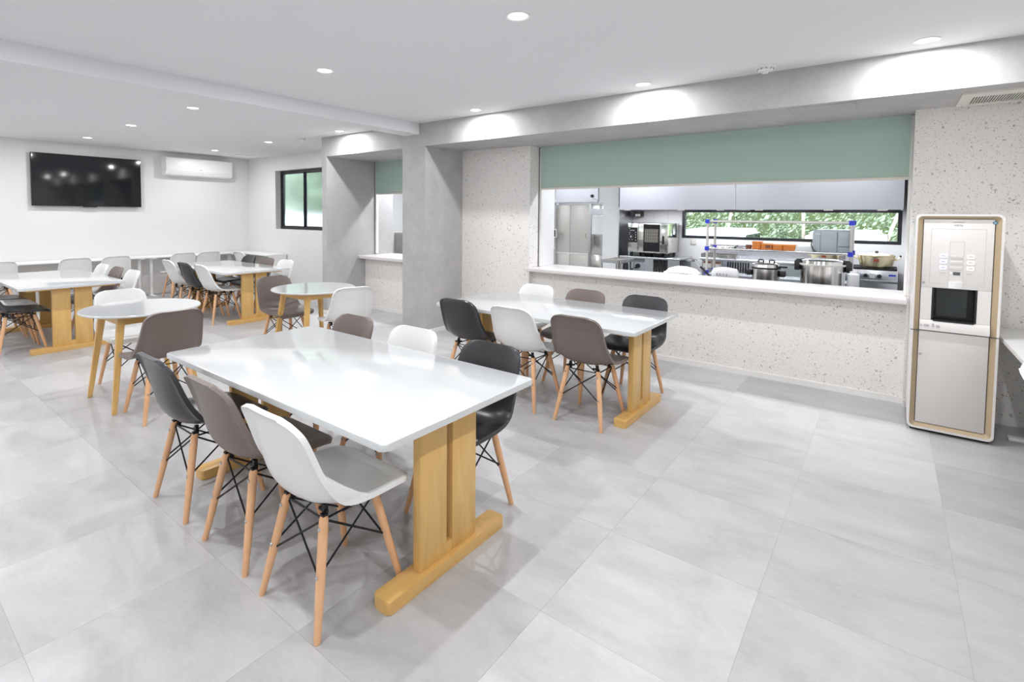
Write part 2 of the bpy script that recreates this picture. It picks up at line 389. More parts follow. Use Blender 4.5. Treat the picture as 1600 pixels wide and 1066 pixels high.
def detector(x, y, label, r=.05):
    t = thing('smoke_detector', label, 'detector', (x, y, ZC))
    obj('base', lathe(new(), [(0, 0), (r * 1.15, 0), (r * 1.15, -.012), (r * .9, -.014), (0, -.014)], 24), white_paint, t)
    obj('sensor_head', lathe(new(), [(r * .85, -.014), (r * .85, -.03), (r * .6, -.034), (r * .35, -.036), (r * .33, -.05), (0, -.052)], 24), trim_white, t)
    bm = new()
    for k in range(10):
        a = 2 * PI * k / 10; box(bm, r * .87 * math.cos(a) - .004, r * .87 * math.cos(a) + .004, r * .87 * math.sin(a) - .004, r * .87 * math.sin(a) + .004, -.027, -.018)
    obj('sensor_slots', bm, grey_ink, t)['kind'] = 'stuff'
detector(9.665, 1.36, 'white round smoke detector on the ceiling over the wide hatch', .06)
detector(3.605, 1.395, 'white round smoke detector near the black framed window')
tag(obj('sprinkler_plate', lathe(new(), [(0, ZC), (.055, ZC), (.05, ZC - .008), (0, ZC - .01)], 20, (1.963, -.536)), white_paint), 'small flat white disc on the ceiling in front of the television', 'sensor')
t = thing('ceiling_vent', 'square white ceiling panel over the corner by the air conditioner', 'vent', (.30, 1.80, ZC))
obj('frame', ring(new(), rrect(0, .48, 0, .48, .01), rrect(.03, .45, .03, .45, .008), -.012, 0, 'z'), vent_w, t)
obj('panel', B(.034, .446, .034, .446, -.009, 0), vent_w, t)
t = thing('ceiling_vent', 'long slatted white vent under the grey beam above the dispenser', 'vent', (10.77, 1.73, 2.2929))
obj('frame', ring(new(), rrect(0, .70, 0, .465, .006), rrect(.06, .64, .12, .40, .004), -.012, 0, 'z'), cream, t)
obj('backing', B(.06, .64, .12, .40, -.003, 0), black_matt, t)
bm = new()
for k in range(42): box(bm, .062 + k * .0138, .062 + k * .0138 + .0055, .12, .40, -.0085, -.003)
o = obj('slats', bm, cream, t); o['kind'] = 'stuff'

# ------------------------------------------------------------------ television and air conditioner
t = thing('television', 'large black flat screen television mounted on the white wall', 'television', (0, -.2628, 1.966))
obj('wall_bracket', B(.003, .035, -.3, .3, -.2, .2), black_matt, t)
obj('casing', B(.03, .077, -.732, .732, -.411, .411, bev=.006), black_matt, t)
obj('screen', B(.076, .080, -.725, .725, -.400, .405), black_gloss, t, 'glossy dark screen')
obj('sensor_lip', B(.055, .078, -.10, .09, -.424, -.411), black_matt, t)
t = thing('air_conditioner', 'white wall mounted air conditioner under the ceiling', 'air conditioner', (0, 1.412, 2.305))
prof = [(0, -.165), (.12, -.165), (.175, -.14), (.2, -.09), (.205, .12), (.195, .155), (.17, .165), (0, .165)]
bm = new(); A = [[bm.verts.new((x, y, z)) for x, z in prof] for y in (-.59, -.575, .575, .59)]
for q in range(3):
    for i in range(len(prof)):
        j = (i + 1) % len(prof); bm.faces.new((A[q][i], A[q][j], A[q + 1][j], A[q + 1][i]))
bm.faces.new(A[0]); bm.faces.new(A[3][::-1])
obj('body', bm, plastic_w, t)
obj('front_panel', B(.204, .212, -.585, .585, -.085, .14, bev=.003), plastic_w, t)
obj('louver', prism(new(), [(.125, -.167), (.172, -.146), (.198, -.10), (.203, -.103), (.178, -.150), (.127, -.172)], -.53, .53, 'y'), trim_white, t)
obj('brand_mark', B(.2115, .2125, -.03, .03, -.05, -.043), grey_ink, t)

# ------------------------------------------------------------------ wall bars
def t_leg(parent, x, y, ztop, along='x', d=.36):
    bm = new(); box(bm, x - .02, x + .02, y - .02, y + .02, .02, ztop)
    lg = obj('leg', bm, bar_lam, parent, None, parent.location)
    obj('foot', B(x - d / 2, x + d / 2, y - .03, y + .03, 0, .022, bev=.005) if along == 'x' else B(x - .03, x + .03, y - d / 2, y + d / 2, 0, .022, bev=.005), bar_lam, lg, None, parent.location)
    obj('top_bracket', B(x - d / 2, x + d / 2, y - .03, y + .03, ztop - .012, ztop, ) if along == 'x' else B(x - .03, x + .03, y - d / 2, y + d / 2, ztop - .012, ztop), bar_lam, lg, None, parent.location)
for (y0, y1, lab) in ((-3.15, -1.352, 'narrow white wall table under the left part of the television wall'), (-1.35, .448, 'narrow white wall table below the television'), (.45, 1.98, 'narrow white wall table below the air conditioner')):
    t = thing('wall_table', lab, 'table', (.21, (y0 + y1) / 2, 0), group='narrow white tables along the walls')
    obj('tabletop', B(.014, .42, y0, y1, .674, .70, bev=.004), bar_lam, t, None, t.location)
    for y in (y0 + .09, y1 - .09): t_leg(t, .24, y, .674)
t = thing('wall_table', 'narrow white wall table in the corner under the white back wall', 'table', (.73, 2.2, 0), group='narrow white tables along the walls')
obj('tabletop', B(.014, 1.45, 2.015, 2.41, .674, .70, bev=.004), bar_lam, t, None, t.location)
obj('end_panel', B(1.425, 1.448, 2.05, 2.40, 0, .674), bar_lam, t, None, t.location); t_leg(t, .3, 2.2, .674, 'y', .3)
t = thing('wall_table', 'white wall table right of the drinks dispenser', 'table', (11.26, .6, 0))
obj('tabletop', B(11.02, 11.486, -1.4, 2.20, .67, .70, bev=.004), bar_lam, t, None, t.location)
for y in (1.9, -1.2): t_leg(t, 11.27, y, .67)

# ------------------------------------------------------------------ dining tables
TL, TW, TH = 1.80, .912, .70
def dining_table(x0, y0, label):
    t = thing('dining_table', label, 'table', (x0 + TL / 2, y0 + TW / 2, 0), group='long white dining tables on trestle legs')
    obj('tabletop', prism(new(), rrect(-TL / 2, TL / 2, -TW / 2, TW / 2, .022), TH - .026, TH, 'z', .004), white_lam, t, 'glossy white top')
    for s in (-1, 1):
        xo = s * (TL / 2 - .0922 - .045)
        tr = obj('trestle_foot', prism(new(), rrect(xo - .045, xo + .045, -.354, .354, .015), 0, .052, 'z', .006), oak_y, t)
        for k in (-1, 1):
            a, c_ = (.0175, .172) if k > 0 else (-.172, -.0175)
            obj('upright_plank', B(xo - .02, xo + .02, a, c_, .052, TH - .05, bev=.003), oak_z, t)
        obj('spacer_block', B(xo - .018, xo + .018, -.0175, .0175, .052, .10), oak_y, t)
        obj('top_rail', B(xo - .04, xo + .04, -.38, .38, TH - .05, TH - .026, bev=.003), oak_y, t)
    return t
dining_table(7.329, -1.791, 'long white trestle table in the foreground with six chairs')
dining_table(7.331, .329, 'long white trestle table in front of the wide serving counter')
dining_table(2.008, .155, 'long white trestle table closest to the white back wall corner')
dining_table(1.914, -1.791, 'long white trestle table cut by the left edge below the television')
def round_table(x, y, rz, label):
    t = thing('round_table', label, 'table', (x, y, 0), rz, 'small round white tables')
    obj('tabletop', lathe(new(), [(0, .70), (.40, .70), (.407, .705), (.408, .712), (.404, .718), (0, .718)], 64), white_lam, t, 'round white top')
    q, f = .205, .285
    for sx in (-1, 1):
        for sy in (-1, 1):
            bm = new(); a = .024; c_ = .015
            vs = [bm.verts.new((sx * q + i * a, sy * q + j * a, .70)) for i, j in ((-1, -1), (1, -1), (1, 1), (-1, 1))] + [bm.verts.new((sx * f + i * c_, sy * f + j * c_, 0)) for i, j in ((-1, -1), (1, -1), (1, 1), (-1, 1))]
            for fc in ((0, 1, 2, 3), (7, 6, 5, 4), (0, 4, 5, 1), (1, 5, 6, 2), (2, 6, 7, 3), (3, 7, 4, 0)): bm.faces.new([vs[i] for i in fc])
            bmesh.ops.bevel(bm, geom=list(bm.edges), offset=.005, segments=2, affect='EDGES')
            obj('leg', bm, oak_z, t)
    for s in (-1, 1):
        obj('apron', B(-q, q, s * (q + .008) - .009, s * (q + .008) + .009, .632, .70), oak_y, t)
        obj('apron', B(s * (q + .008) - .009, s * (q + .008) + .009, -q, q, .632, .70), oak_y, t)
round_table(5.768, -1.392, 0, 'round white table on four wooden legs behind the black chair of the foreground table')
round_table(5.842, .108, 0, 'round white table on four wooden legs, close to the grey pier')

# ------------------------------------------------------------------ shell chairs
def catmull(P, n):
    out = []
    Q = [2 * P[0] - P[1]] + P + [2 * P[-1] - P[-2]]
    for i in range(1, len(Q) - 2):
        for k in range(n):
            t = k / n; a, b_, c_, d = Q[i - 1], Q[i], Q[i + 1], Q[i + 2]
            out.append(.5 * ((2 * b_) + (c_ - a) * t + (2 * a - 5 * b_ + 4 * c_ - d) * t * t + (3 * b_ - a - 3 * c_ + d) * t ** 3))
    out.append(P[-1]); return out
#           y,     z,   half width, edge lift
PROF = [(.242, .408, .185, .000), (.225, .428, .205, .002), (.17, .438, .216, .010), (.08, .432, .222, .022), (-.02, .424, .224, .036), (-.10, .426, .224, .052),
        (-.165, .452, .222, .068), (-.205, .512, .214, .066), (-.224, .585, .205, .050), (-.240, .665, .197, .036), (-.256, .735, .189, .024), (-.268, .785, .182, .014)]
def shell_mesh(m):
    pts = catmull([Vector(p) for p in PROF], 3); N = len(pts); K = 19
    arc = [0.0]
    for a, b_ in zip(pts, pts[1:]): arc.append(arc[-1] + (Vector(b_[:2]) - Vector(a[:2])).length)
    tot = arc[-1]
    # resample so that rows crowd near both ends (rounded corners)
    M = 34; rows = []
    for i in range(M):
        s = i / (M - 1); s = s + .085 * math.sin(2 * PI * s) * -1; d = max(0, min(1, s)) * tot
        k = 0
        while k < N - 2 and arc[k + 1] < d: k += 1
        f = (d - arc[k]) / max(1e-9, arc[k + 1] - arc[k]); rows.append((pts[k].lerp(pts[k + 1], f), d))
    bm = new(); top, bot = [], []
    th = .0085
    for i, (p, d) in enumerate(rows):
        a = rows[max(0, i - 1)][0]; c_ = rows[min(M - 1, i + 1)][0]
        tg = Vector((0, c_[0] - a[0], c_[1] - a[1])).normalized(); nr = Vector((0, -tg.z, tg.y)) * -1
        if nr.z < 0 and p[1] < .46: nr = -nr
        if p[1] >= .46 and nr.y < 0: nr = -nr
        wd = p[2]
        for e, rc in ((d, .08), (tot - d, .075)):
            if e < rc: wd -= rc - math.sqrt(max(0, rc * rc - (rc - e) ** 2))
        A, Bq = [], []; ee = max(0, 1 - min(d, tot - d) / .03)
        for j in range(K):
            u = -1 + 2 * j / (K - 1); u = math.sin(u * PI / 2) * .55 + u * .45
            lift = p[3] * (abs(wd * u) / p[2]) ** 2.6
            drop = .006 * max(0, abs(u) - .9) / .1
            q = Vector((wd * u, p[0], p[1])) + nr * (lift - drop)
            A.append(bm.verts.new(q + nr * th * .5)); Bq.append(bm.verts.new(q - nr * th * (.5 + 1.5 * max(ee, max(0, abs(u) - .86) / .14))))
        top.append(A); bot.append(Bq)
    for i in range(M - 1):
        for j in range(K - 1):
            bm.faces.new((top[i][j], top[i][j + 1], top[i + 1][j + 1], top[i + 1][j])); bm.faces.new((bot[i][j], bot[i + 1][j], bot[i + 1][j + 1], bot[i][j + 1]))
    rim_t = top[0] + [top[i][-1] for i in range(1, M)] + top[-1][-2::-1] + [top[i][0] for i in range(M - 2, 0, -1)]
    rim_b = bot[0] + [bot[i][-1] for i in range(1, M)] + bot[-1][-2::-1] + [bot[i][0] for i in range(M - 2, 0, -1)]
    L = len(rim_t)
    ctr = Vector((0, -.05, .5))
    mid = []
    for a, c_ in zip(rim_t, rim_b):
        o_ = (a.co + c_.co) / 2; dr = Vector((o_.x, 0, 0)).normalized() if abs(o_.x) > .15 else Vector((0, 0, 0)); mid.append(bm.verts.new(o_))
    for i in range(L):
        j = (i + 1) % L
        bm.faces.new((rim_t[i], mid[i], mid[j], rim_t[j])); bm.faces.new((mid[i], rim_b[i], rim_b[j], mid[j]))
    me = finish('seat_shell', bm, True, 80); me.materials.append(m); return me
FT = [(.182, .192), (-.182, .192), (-.182, -.192), (.182, -.192)]
TP = [(.118, .105), (-.118, .105), (-.118, -.118), (.118, -.118)]
ZT = .392
leg_me, bolt_me = [], []
for (fx, fy), (tx, ty) in zip(FT, TP):
    bm = new(); p0 = Vector((fx, fy, 0)); p1 = Vector((tx, ty, ZT)); d = (p1 - p0)
    prof = [(0, .0105), (.02, .0125), (.45, .0165), (.85, .0175), (.97, .0165), (1, .013)]
    n_ = 14; rings = []
    for t_, r in prof:
        cp = p0 + d * t_; rings.append([bm.verts.new(cp + Vector((r * math.cos(2 * PI * i / n_), r * math.sin(2 * PI * i / n_), 0))) for i in range(n_)])
    for A, Bq in zip(rings, rings[1:]):
        for i in range(n_): bm.faces.new((A[i], A[(i + 1) % n_], Bq[(i + 1) % n_], Bq[i]))
    bm.faces.new(rings[0][::-1]); bm.faces.new(rings[-1])
    me = finish('leg', bm); me.materials.append(beech); leg_me.append(me)
    L2 = []
    for t_ in (.9, .52):
        bm = new(); cp = p0 + d * t_ + Vector((0, math.copysign(.016, fy), 0)); tube(bm, cp, cp + Vector((0, math.copysign(.004, fy), 0)), .007, .006, 10)
        me = finish('bolt', bm); me.materials.append(steel); L2.append(me)
    bolt_me.append(L2)
bm = new()
for i in range(4):
    j = (i + 1) % 4
    Ti, Tj = Vector((*TP[i], ZT - .015)), Vector((*TP[j], ZT - .015)); Fi, Fj = Vector((*FT[i], 0)), Vector((*FT[j], 0))
    k = .45 if i % 2 else .52
    tube(bm, Ti, Tj.lerp(Fj, k), .0042, n=6); tube(bm, Tj, Ti.lerp(Fi, k), .0042, n=6)
    tube(bm, Ti, Tj, .0042, n=6)
strut_me = finish('wire_frame', bm); strut_me.materials.append(black_metal)
brk_me = []
for (tx, ty) in TP:
    bm = new(); box(bm, tx * .88 - .008, tx * .88 + .008, ty * .88 - .008, ty * .88 + .008, ZT - .02, .424); box(bm, tx - .010, tx + .010, ty - .010, ty + .010, ZT - .003, ZT + .008)
    box(bm, min(tx, tx * .6), max(tx, tx * .6), ty * .88 - .006, ty * .88 + .006, ZT + .002, ZT + .012)
    me = finish('bracket', bm, False); me.materials.append(black_metal); brk_me.append(me)
shells = {k: shell_mesh(v) for k, v in SHELL.items()}
def chair(color, x, y, deg, label, near=False):
    """faces local +y; deg turns it"""
    t = thing('shell_chair', label, 'chair', (x, y, 0), math.radians(deg), 'moulded shell chairs with beech legs')
    link('seat_shell', shells[color], None, t)
    for i in range(4):
        lg = link('leg', leg_me[i], None, t); link('bracket', brk_me[i], None, lg)
        if near:
            for me in bolt_me[i]: link('bolt', me, None, lg)
    link('wire_frame', strut_me, None, t)
    return t
CH = [
 ('white', 8.75, -1.725, 0, 'white shell chair pulled up to the foreground table, fully in view at its front corner', 1),
 ('taupe', 8.235, -1.715, 0, 'taupe shell chair between black and white chairs, near side of the foreground table', 1),
 ('black', 7.67, -1.715, 0, 'black shell chair at the far left of the near side of the foreground table', 1),
 ('taupe', 7.62, -1.0, 180, 'taupe chair back rising behind the foreground table, on its far side by the round table', 1),
 ('white', 8.19, -1.0, 180, 'white chair back rising behind the foreground table, middle of its far side', 1),
 ('black', 8.775, -1.0, 180, 'black shell chair on the far side of the foreground table behind the trestle', 1),
 ('black', 7.68, .465, 0, 'black shell chair at the pillar end of the table by the serving counter', 1),
 ('white', 8.215, .465, 0, 'white shell chair between black and taupe chairs on the near side of the counter table', 1),
 ('taupe', 8.752, .462, 0, 'taupe shell chair on the near side of the table by the serving counter', 1),
 ('white', 7.71, 1.13, 180, 'white chair back seen against the terrazzo wall below the counter tip', 0),
 ('taupe', 8.24, 1.13, 180, 'taupe chair back seen against the terrazzo low wall, middle of three', 0),
 ('black', 8.80, 1.135, 180, 'black shell chair facing the camera against the terrazzo low wall', 0),
 ('white', 3.34, .32, 0, 'white shell chair nearest the trestle on the near side of the corner table', 0),
 ('black', 2.82, .32, 0, 'charcoal shell chair between two white ones at the corner table', 0),
 ('white', 2.27, .32, 0, 'white shell chair on the near side of the corner table, farthest from its open trestle', 0),
 ('black', 2.36, .97, 180, 'dark chair back behind the corner table, beside the corner of the walls', 0),
 ('taupe', 2.91, .97, 180, 'taupe chair back behind the corner table, middle of its far side', 0),
 ('white', 3.44, .97, 180, 'white chair back behind the corner table at its window end', 0),
 ('black', 3.29, -1.72, 0, 'black shell chair seat at the front of three under the table at the left edge', 0),
 ('white', 2.75, -1.72, 0, 'white shell chair seat behind the black one under the left edge table', 0),
 ('taupe', 2.22, -1.72, 0, 'dark taupe seat furthest under the left edge table behind the white seat', 0),
 ('white', 2.30, -.97, 180, 'white chair back behind the left edge table, left of the taupe one', 0),
 ('taupe', 2.87, -.97, 180, 'taupe chair back between two white ones behind the left edge table', 0),
 ('white', 3.41, -.97, 180, 'white chair back at the right corner of the left edge table', 0),
 ('taupe', 6.25, -1.43, 90, 'taupe shell chair with broad back turned to the camera at the left round table', 1),
 ('white', 5.35, -1.345, -90, 'white shell chair facing the camera behind the left round table', 1),
 ('taupe', 5.41, .05, -90, 'taupe shell chair facing right at the round table by the pier', 0),
 ('white', 6.25, .18, 72, 'white shell chair, back towards the camera, at the round table by the pier', 0),
 ('white', .70, -1.52, 90, 'white chair at the wall table, cut by the left edge of the photo', 0),
 ('white', .70, -.68, 90, 'white chair at the wall table, below the right half of the television', 0),
 ('white', .70, -.17, 90, 'white chair at the wall table, just right of the television', 0),
 ('white', .70, .80, 90, 'white chair at the wall table, below the left end of the air conditioner', 0),
 ('white', .70, 1.22, 90, 'white chair at the wall table, below the right end of the air conditioner', 0),
 ('white', 1.40, 1.78, 0, 'white chair tucked at the corner wall table along the back wall', 0),
 ('white', 11.215, .50, -103, 'white chair at the right wall table, mostly outside the frame', 0),
]
for c_ in CH: chair(*c_)

# ------------------------------------------------------------------ drinks dispenser
DX, DY = 10.562, 1.69
t = thing('drinks_dispenser', 'tall white drinks dispenser with champagne gold edging beside the hatch', 'dispenser', (DX, DY, 0))
Wd = .436
out_p = rrect(0, Wd, .022, 1.497, .035, 8)
bm = prism(new(), rrect(.004, Wd - .004, .024, 1.493, .03, 8), .115, .50, 'y'); obj('cabinet', bm, app_white, t)
obj('front_rim', ring(new(), out_p, rrect(.013, Wd - .013, .036, 1.484, .026, 8), -.006, .115), app_white, t)
bm = new(); o_ = rrect(.013, Wd - .013, .036, 1.484, .026, 8); i_ = rrect(.040, Wd - .040, .060, 1.466, .012, 8); n_ = len(o_)
A = [bm.verts.new((p[0], -.005, p[1])) for p in o_]; Bq = [bm.verts.new((p[0], .016, p[1])) for p in i_]; Cq = [bm.verts.new((p[0], .03, p[1])) for p in o_]
for i in range(n_):
    j = (i + 1) % n_; bm.faces.new((A[i], A[j], Bq[j], Bq[i])); bm.faces.new((Bq[i], Bq[j], Cq[j], Cq[i]))
obj('gold_edging', bm, app_gold, t, 'champagne gold edging')
door = obj('lower_door', B(.044, Wd - .044, -.002, .03, .063, .700, bev=.003), app_panel, t)
obj('door_lock', tube(new(), (.055, -.002, .538), (.055, -.005, .538), .008, .007, 14), steel, door)
upd = obj('upper_door', B(.044, Wd - .044, -.002, .03, 1.0, 1.463, bev=.003), app_white, t)
obj('door_lock', tube(new(), (.055, -.002, 1.03), (.055, -.006, 1.03), .009, .007, 14), steel, upd, 'steel key lock')
obj('panel_outline', ring(new(), rrect(.085, .355, 1.03, 1.40, .004), rrect(.087, .353, 1.032, 1.398, .003), -.0026, 0), line_m, upd)
obj('control_column', ring(new(), rrect(.180, .253, 1.004, 1.316, .003), rrect(.182, .251, 1.006, 1.314, .003), -.0028, 0), line_m, upd)
for z in (1.222, 1.185, 1.148): obj('selector_plate', B(.187, .248, -.0045, 0, z - .024, z, bev=.001), app_panel, upd)
obj('display', B(.203, .238, -.004, 0, 1.092, 1.113), ink, upd, 'small dark display')
obj('status_light', tube(new(), (.193, -.002, 1.104), (.193, -.004, 1.104), .003, n=8), green_led, upd)
bm = new(); prism(bm, [(.183 + .069 * i / 8, -.004 - .014 * math.sin(PI * i / 8)) for i in range(9)] + [(.252, .0), (.183, .0)], 1.003, 1.047, 'z'); obj('spout_cover', bm, plastic_w, upd)
for k, z in enumerate((1.218, 1.179, 1.140)):
    for x0, mm in ((.134, blue_b), (.268, pink_b)):
        bt = obj('push_button', prism(new(), rrect(x0, x0 + .036, z - .0125, z + .0125, .006), -.0048, 0, 'y'), mm, upd, 'lit blue button' if mm is blue_b else 'lit pink button')
        bm = new()
        for q in range(4): box(bm, x0 + .008 + q * .0055, x0 + .012 + q * .0055, -.0053, -.0046, z - .003, z + .003)
        obj('button_print', bm, grey_ink, bt)
for x0 in (.138, .268):
    bm = new()
    for q in range(3): box(bm, x0 + q * .010, x0 + .007 + q * .010, -.0035, -.0015, 1.10, 1.108)
    obj('printed_note', bm, line_m, upd)
obj('round_badge', prism(new(), [(.392 + .012 * math.cos(2 * PI * i / 20), 1.443 + .010 * math.sin(2 * PI * i / 20)) for i in range(20)], -.0035, 0, 'y'), teal, upd, 'round teal badge')
obj('badge_letter', boxes((.388, .390, -.004, -.003, 1.438, 1.448), (.394, .396, -.004, -.003, 1.438, 1.448)), plastic_w, upd)
def text(body, size, loc, m, parent, rot=(PI / 2, 0, 0), name='lettering'):
    cu = bpy.data.curves.new(name, 'FONT'); cu.body = body; cu.size = size; cu.extrude = .0004; cu.align_x = 'CENTER'
    tmp = bpy.data.objects.new(name, cu); COL.objects.link(tmp); bpy.context.view_layer.update()
    me = bpy.data.meshes.new_from_object(tmp.evaluated_get(bpy.context.evaluated_depsgraph_get())); bpy.data.objects.remove(tmp)
    me.materials.clear(); o = link(name, me, m, parent, loc); o.rotation_euler = rot; return o
text('vidria', .021, (.218, -.0028, 1.418), grey_ink, upd)
obj('maker_mark', boxes(*[(.192 + k * .0068, .197 + k * .0068, -.003, 0, 1.442, 1.446) for k in range(8)]), grey_ink, upd)
# niche surround
for a_, b_ in ((.044, .102), (.327, Wd - .044)): obj('niche_cheek', B(a_, b_, .0, .05, .78, 1.0), app_white, t)
obj('cup_niche', boxes((.102, .112, -.001, .10, .775, 1.0), (.317, .327, -.001, .10, .775, 1.0), (.112, .317, .09, .10, .775, 1.0), (.112, .317, -.012, .09, .775, .784)), black_matt, t, 'black cup niche')
obj('niche_mirror', B(.13, .285, .086, .09, .80, .998), dark_glass, t)
obj('shelf_lip', prism(new(), [(-.016, .708), (-.018, .755), (-.004, .778), (.05, .782), (.05, .708)], .044, Wd - .044, 'x'), app_white, t)
bm = new()
for x0, x1 in ((.048, .058), (.066, .094), (.108, .122), (.130, .150)):
    for z in (.735, .740, .746): box(bm, x0, x1, -.0185, -.0165, z, z + .0018)
box(bm, .108, .120, -.0185, -.0165, .752, .756)
obj('printed_notes', bm, grey_ink, t)
for a_, b_ in ((-.001, .041), (Wd - .041, Wd + .001)): obj('door_gap', B(a_, b_, -.0066, .03, .7005, .7065), ink, t)
obj('plinth', B(.02, Wd - .02, .03, .49, 0, .03), black_matt, t)
for ch in t.children:
    if ch.name.split('.')[0] in ('lower_door', 'upper_door', 'niche_cheek', 'shelf_lip', 'printed_notes', 'cup_niche'): ch.location.y = .012

# ------------------------------------------------------------------ kitchen
t = thing('extractor_hood', 'long stainless extractor hood above the strip window', 'hood', (8.75, 5.0, 1.57))
at = t.location
for a, c_ in ((6.967, 8.688), (8.696, 10.55)):
    hp = obj('hood_front', B(a, c_, 5.0, 5.02, 1.57, 2.42), hood_m, t, None, at)
    obj('hood_bottom', B(a, c_, 5.02, 5.96, 1.60, 1.63), stainless, t, None, at)
    obj('hood_side', B(a, a + .012, 5.02, 5.96, 1.57, 2.42), hood_m, t, None, at)
obj('joint_strip', B(8.684, 8.70, 4.992, 5.03, 1.57, 2.42), plastic_w, t, 'white joint strip', at)
obj('hood_side', B(10.538, 10.55, 5.02, 5.96, 1.57, 2.42), hood_m, t, None, at)
for x in (7.05, 7.9, 8.45, 8.95, 9.75, 10.3):
    obj('lip_clip', B(x, x + .1, 4.993, 5.01, 1.558, 1.574), stainless2, t, None, at)
# refrigerator
t = thing('refrigerator', 'tall stainless kitchen refrigerator inside the white partition', 'refrigerator', (5.96, 5.52, 0)); at = t.location
obj('cabinet', B(5.42, 6.47, 5.54, 6.2, .05, 1.70), stainless, t, None, at)
reflect_st = mat('steel_painted_reflection', (.62, .60, .56), .4, .25)  # beige base colour stands in for the white wall reflected in the doors
for x0, x1, mm, nm in ((5.43, 5.78, reflect_st, 0), (5.785, 6.165, reflect_st, 1), (6.215, 6.465, stainless2, 2)):
    for z0, z1 in ((.78, 1.665), (.08, .765)):
        d = obj('door', B(x0, x1, 5.515, 5.54, z0, z1, bev=.004), mm, t, None, at)
        if nm == 1 and z0 > .5:
            obj('handle', boxes((6.085, 6.125, 5.503, 5.515, 1.04, 1.17)), cream, d, None, at); obj('handle_grip', B(6.1, 6.11, 5.498, 5.504, 1.06, 1.15), ink, d, None, at)
obj('post', B(6.167, 6.213, 5.505, 5.54, .05, 1.69), stainless, t, None, at)
obj('cross_rail', B(5.43, 6.165, 5.500, 5.513, .762, .785), plastic_w, t, None, at)
obj('top_panel', B(6.215, 6.465, 5.505, 5.512, 1.49, 1.60), hood_m, t, None, at)
obj('document_sheet', B(6.225, 6.455, 5.507, 5.5145, 1.14, 1.47), paper, t, 'pale sheet on the door', at)
t = thing('header_panel', 'stainless header panel over the refrigerator opening', 'panel', (6.0, 5.37, 1.71)); at = t.location
obj('panel', B(5.57, 6.41, 5.355, 5.379, 1.71, 1.95), hood_m, t, None, at)
sn = obj('sensor', tube(new(), (6.30, 5.355, 1.815), (6.30, 5.335, 1.815), .03, .026, 16), black_matt, t, 'round black sensor', at)
obj('sensor_cable', path(new(), [(6.31, 5.35, 1.79), (6.36, 5.349, 1.75), (6.41, 5.349, 1.72)], .007), paper, t, None, at)
t = thing('wall_phone', 'white handset with black grip on the jamb left of the refrigerator', 'phone', (5.49, 5.36, 1.15)); at = t.location
obj('cradle', B(5.50, 5.59, 5.345, 5.38, 1.06, 1.22, bev=.006), plastic_w, t, None, at); obj('handset', B(5.55, 5.575, 5.325, 5.345, 1.08, 1.20, bev=.004), black_matt, t, None, at)
obj('cord', path(new(), [(5.55, 5.34, 1.06), (5.545, 5.34, .95), (5.56, 5.34, .85)], .008), plastic_w, t, None, at)
# combi oven on stand
t = thing('combi_oven', 'stainless combi oven with dark glass door on a steel stand', 'oven', (7.3, 5.68, .80)); at = t.location
obj('body', B(6.955, 7.63, 5.40, 5.95, .865, 1.355, bev=.01), stainless2, t, None, at)
pn = obj('control_panel', B(6.962, 7.135, 5.385, 5.40, .875, 1.35, bev=.004), stainless2, t, None, at)
obj('display', B(6.967, 7.125, 5.378, 5.386, 1.03, 1.28), black_matt, pn, 'dark control display', at)
bm = new()
for x, z in ((6.985, 1.25), (7.0, 1.225), (7.02, 1.225), (7.04, 1.225), (7.06, 1.225), (6.985, 1.19), (6.985, 1.16), (7.09, 1.19), (7.09, 1.15), (7.09, 1.11), (6.985, 1.07), (7.03, 1.07), (7.09, 1.06)): box(bm, x, x + .012, 5.375, 5.379, z, z + .012)
obj('display_icons', bm, plastic_w, pn, None, at)
obj('dial', tube(new(), (7.02, 5.378, 1.125), (7.02, 5.362, 1.125), .02, .018, 16), steel, pn, None, at)
dr = obj('door', B(7.145, 7.625, 5.38, 5.40, .875, 1.345, bev=.005), stainless2, t, None, at)
obj('door_frame', B(7.23, 7.50, 5.374, 5.381, .89, 1.335), black_gloss, dr, 'black glass door', at)
obj('door_window', B(7.25, 7.48, 5.371, 5.375, 1.04, 1.26), mat('oven_window', (.30, .27, .21), .1, .7), dr, 'lit window with racks', at)
bm = new()
for k in range(6): box(bm, 7.26 + k * .037, 7.266 + k * .037, 5.369, 5.372, 1.05, 1.25)
for k in range(4): box(bm, 7.255, 7.475, 5.369, 5.372, 1.07 + k * .05, 1.074 + k * .05)
obj('oven_rack', bm, grey_ink, dr, None, at)
obj('handle', tube(new(), (7.56, 5.355, 1.02), (7.56, 5.355, 1.15), .014, n=10), black_matt, dr, None, at)
obj('side_window', B(7.6295, 7.636, 5.60, 5.72, 1.15, 1.33), black_gloss, t, None, at)
bm = new()
for x in (7.0, 7.2, 7.4, 7.58): tube(bm, (x, 5.45, .80), (x, 5.45, .866), .02, .025); tube(bm, (x, 5.85, .80), (x, 5.85, .866), .02, .025)
obj('feet', bm, black_matt, t, None, at)
obj('drain_hose', path(new(), [(7.0, 5.37, .88), (6.99, 5.36, .80), (7.02, 5.30, .72), (7.03, 5.30, .5)], .012), grey_p, t, None, at)
t = thing('oven_stand', 'stainless stand with open shelves under the combi oven', 'stand', (7.37, 5.65, 0)); at = t.location
obj('top', B(6.85, 7.85, 5.30, 5.97, .77, .80, bev=.004), stainless, t, None, at)
for x in (6.87, 7.80):
    for y in (5.32, 5.92): obj('leg', B(x, x + .035, y, y + .035, 0, .77), stainless, t, None, at)
obj('panel', B(7.28, 7.42, 5.33, 5.345, .1, .77), stainless, t, None, at); obj('side_panel', B(7.66, 7.80, 5.32, 5.34, .1, .77), stainless, t, None, at)
obj('shelf', B(6.9, 7.8, 5.34, 5.94, .45, .47), stainless, t, None, at)
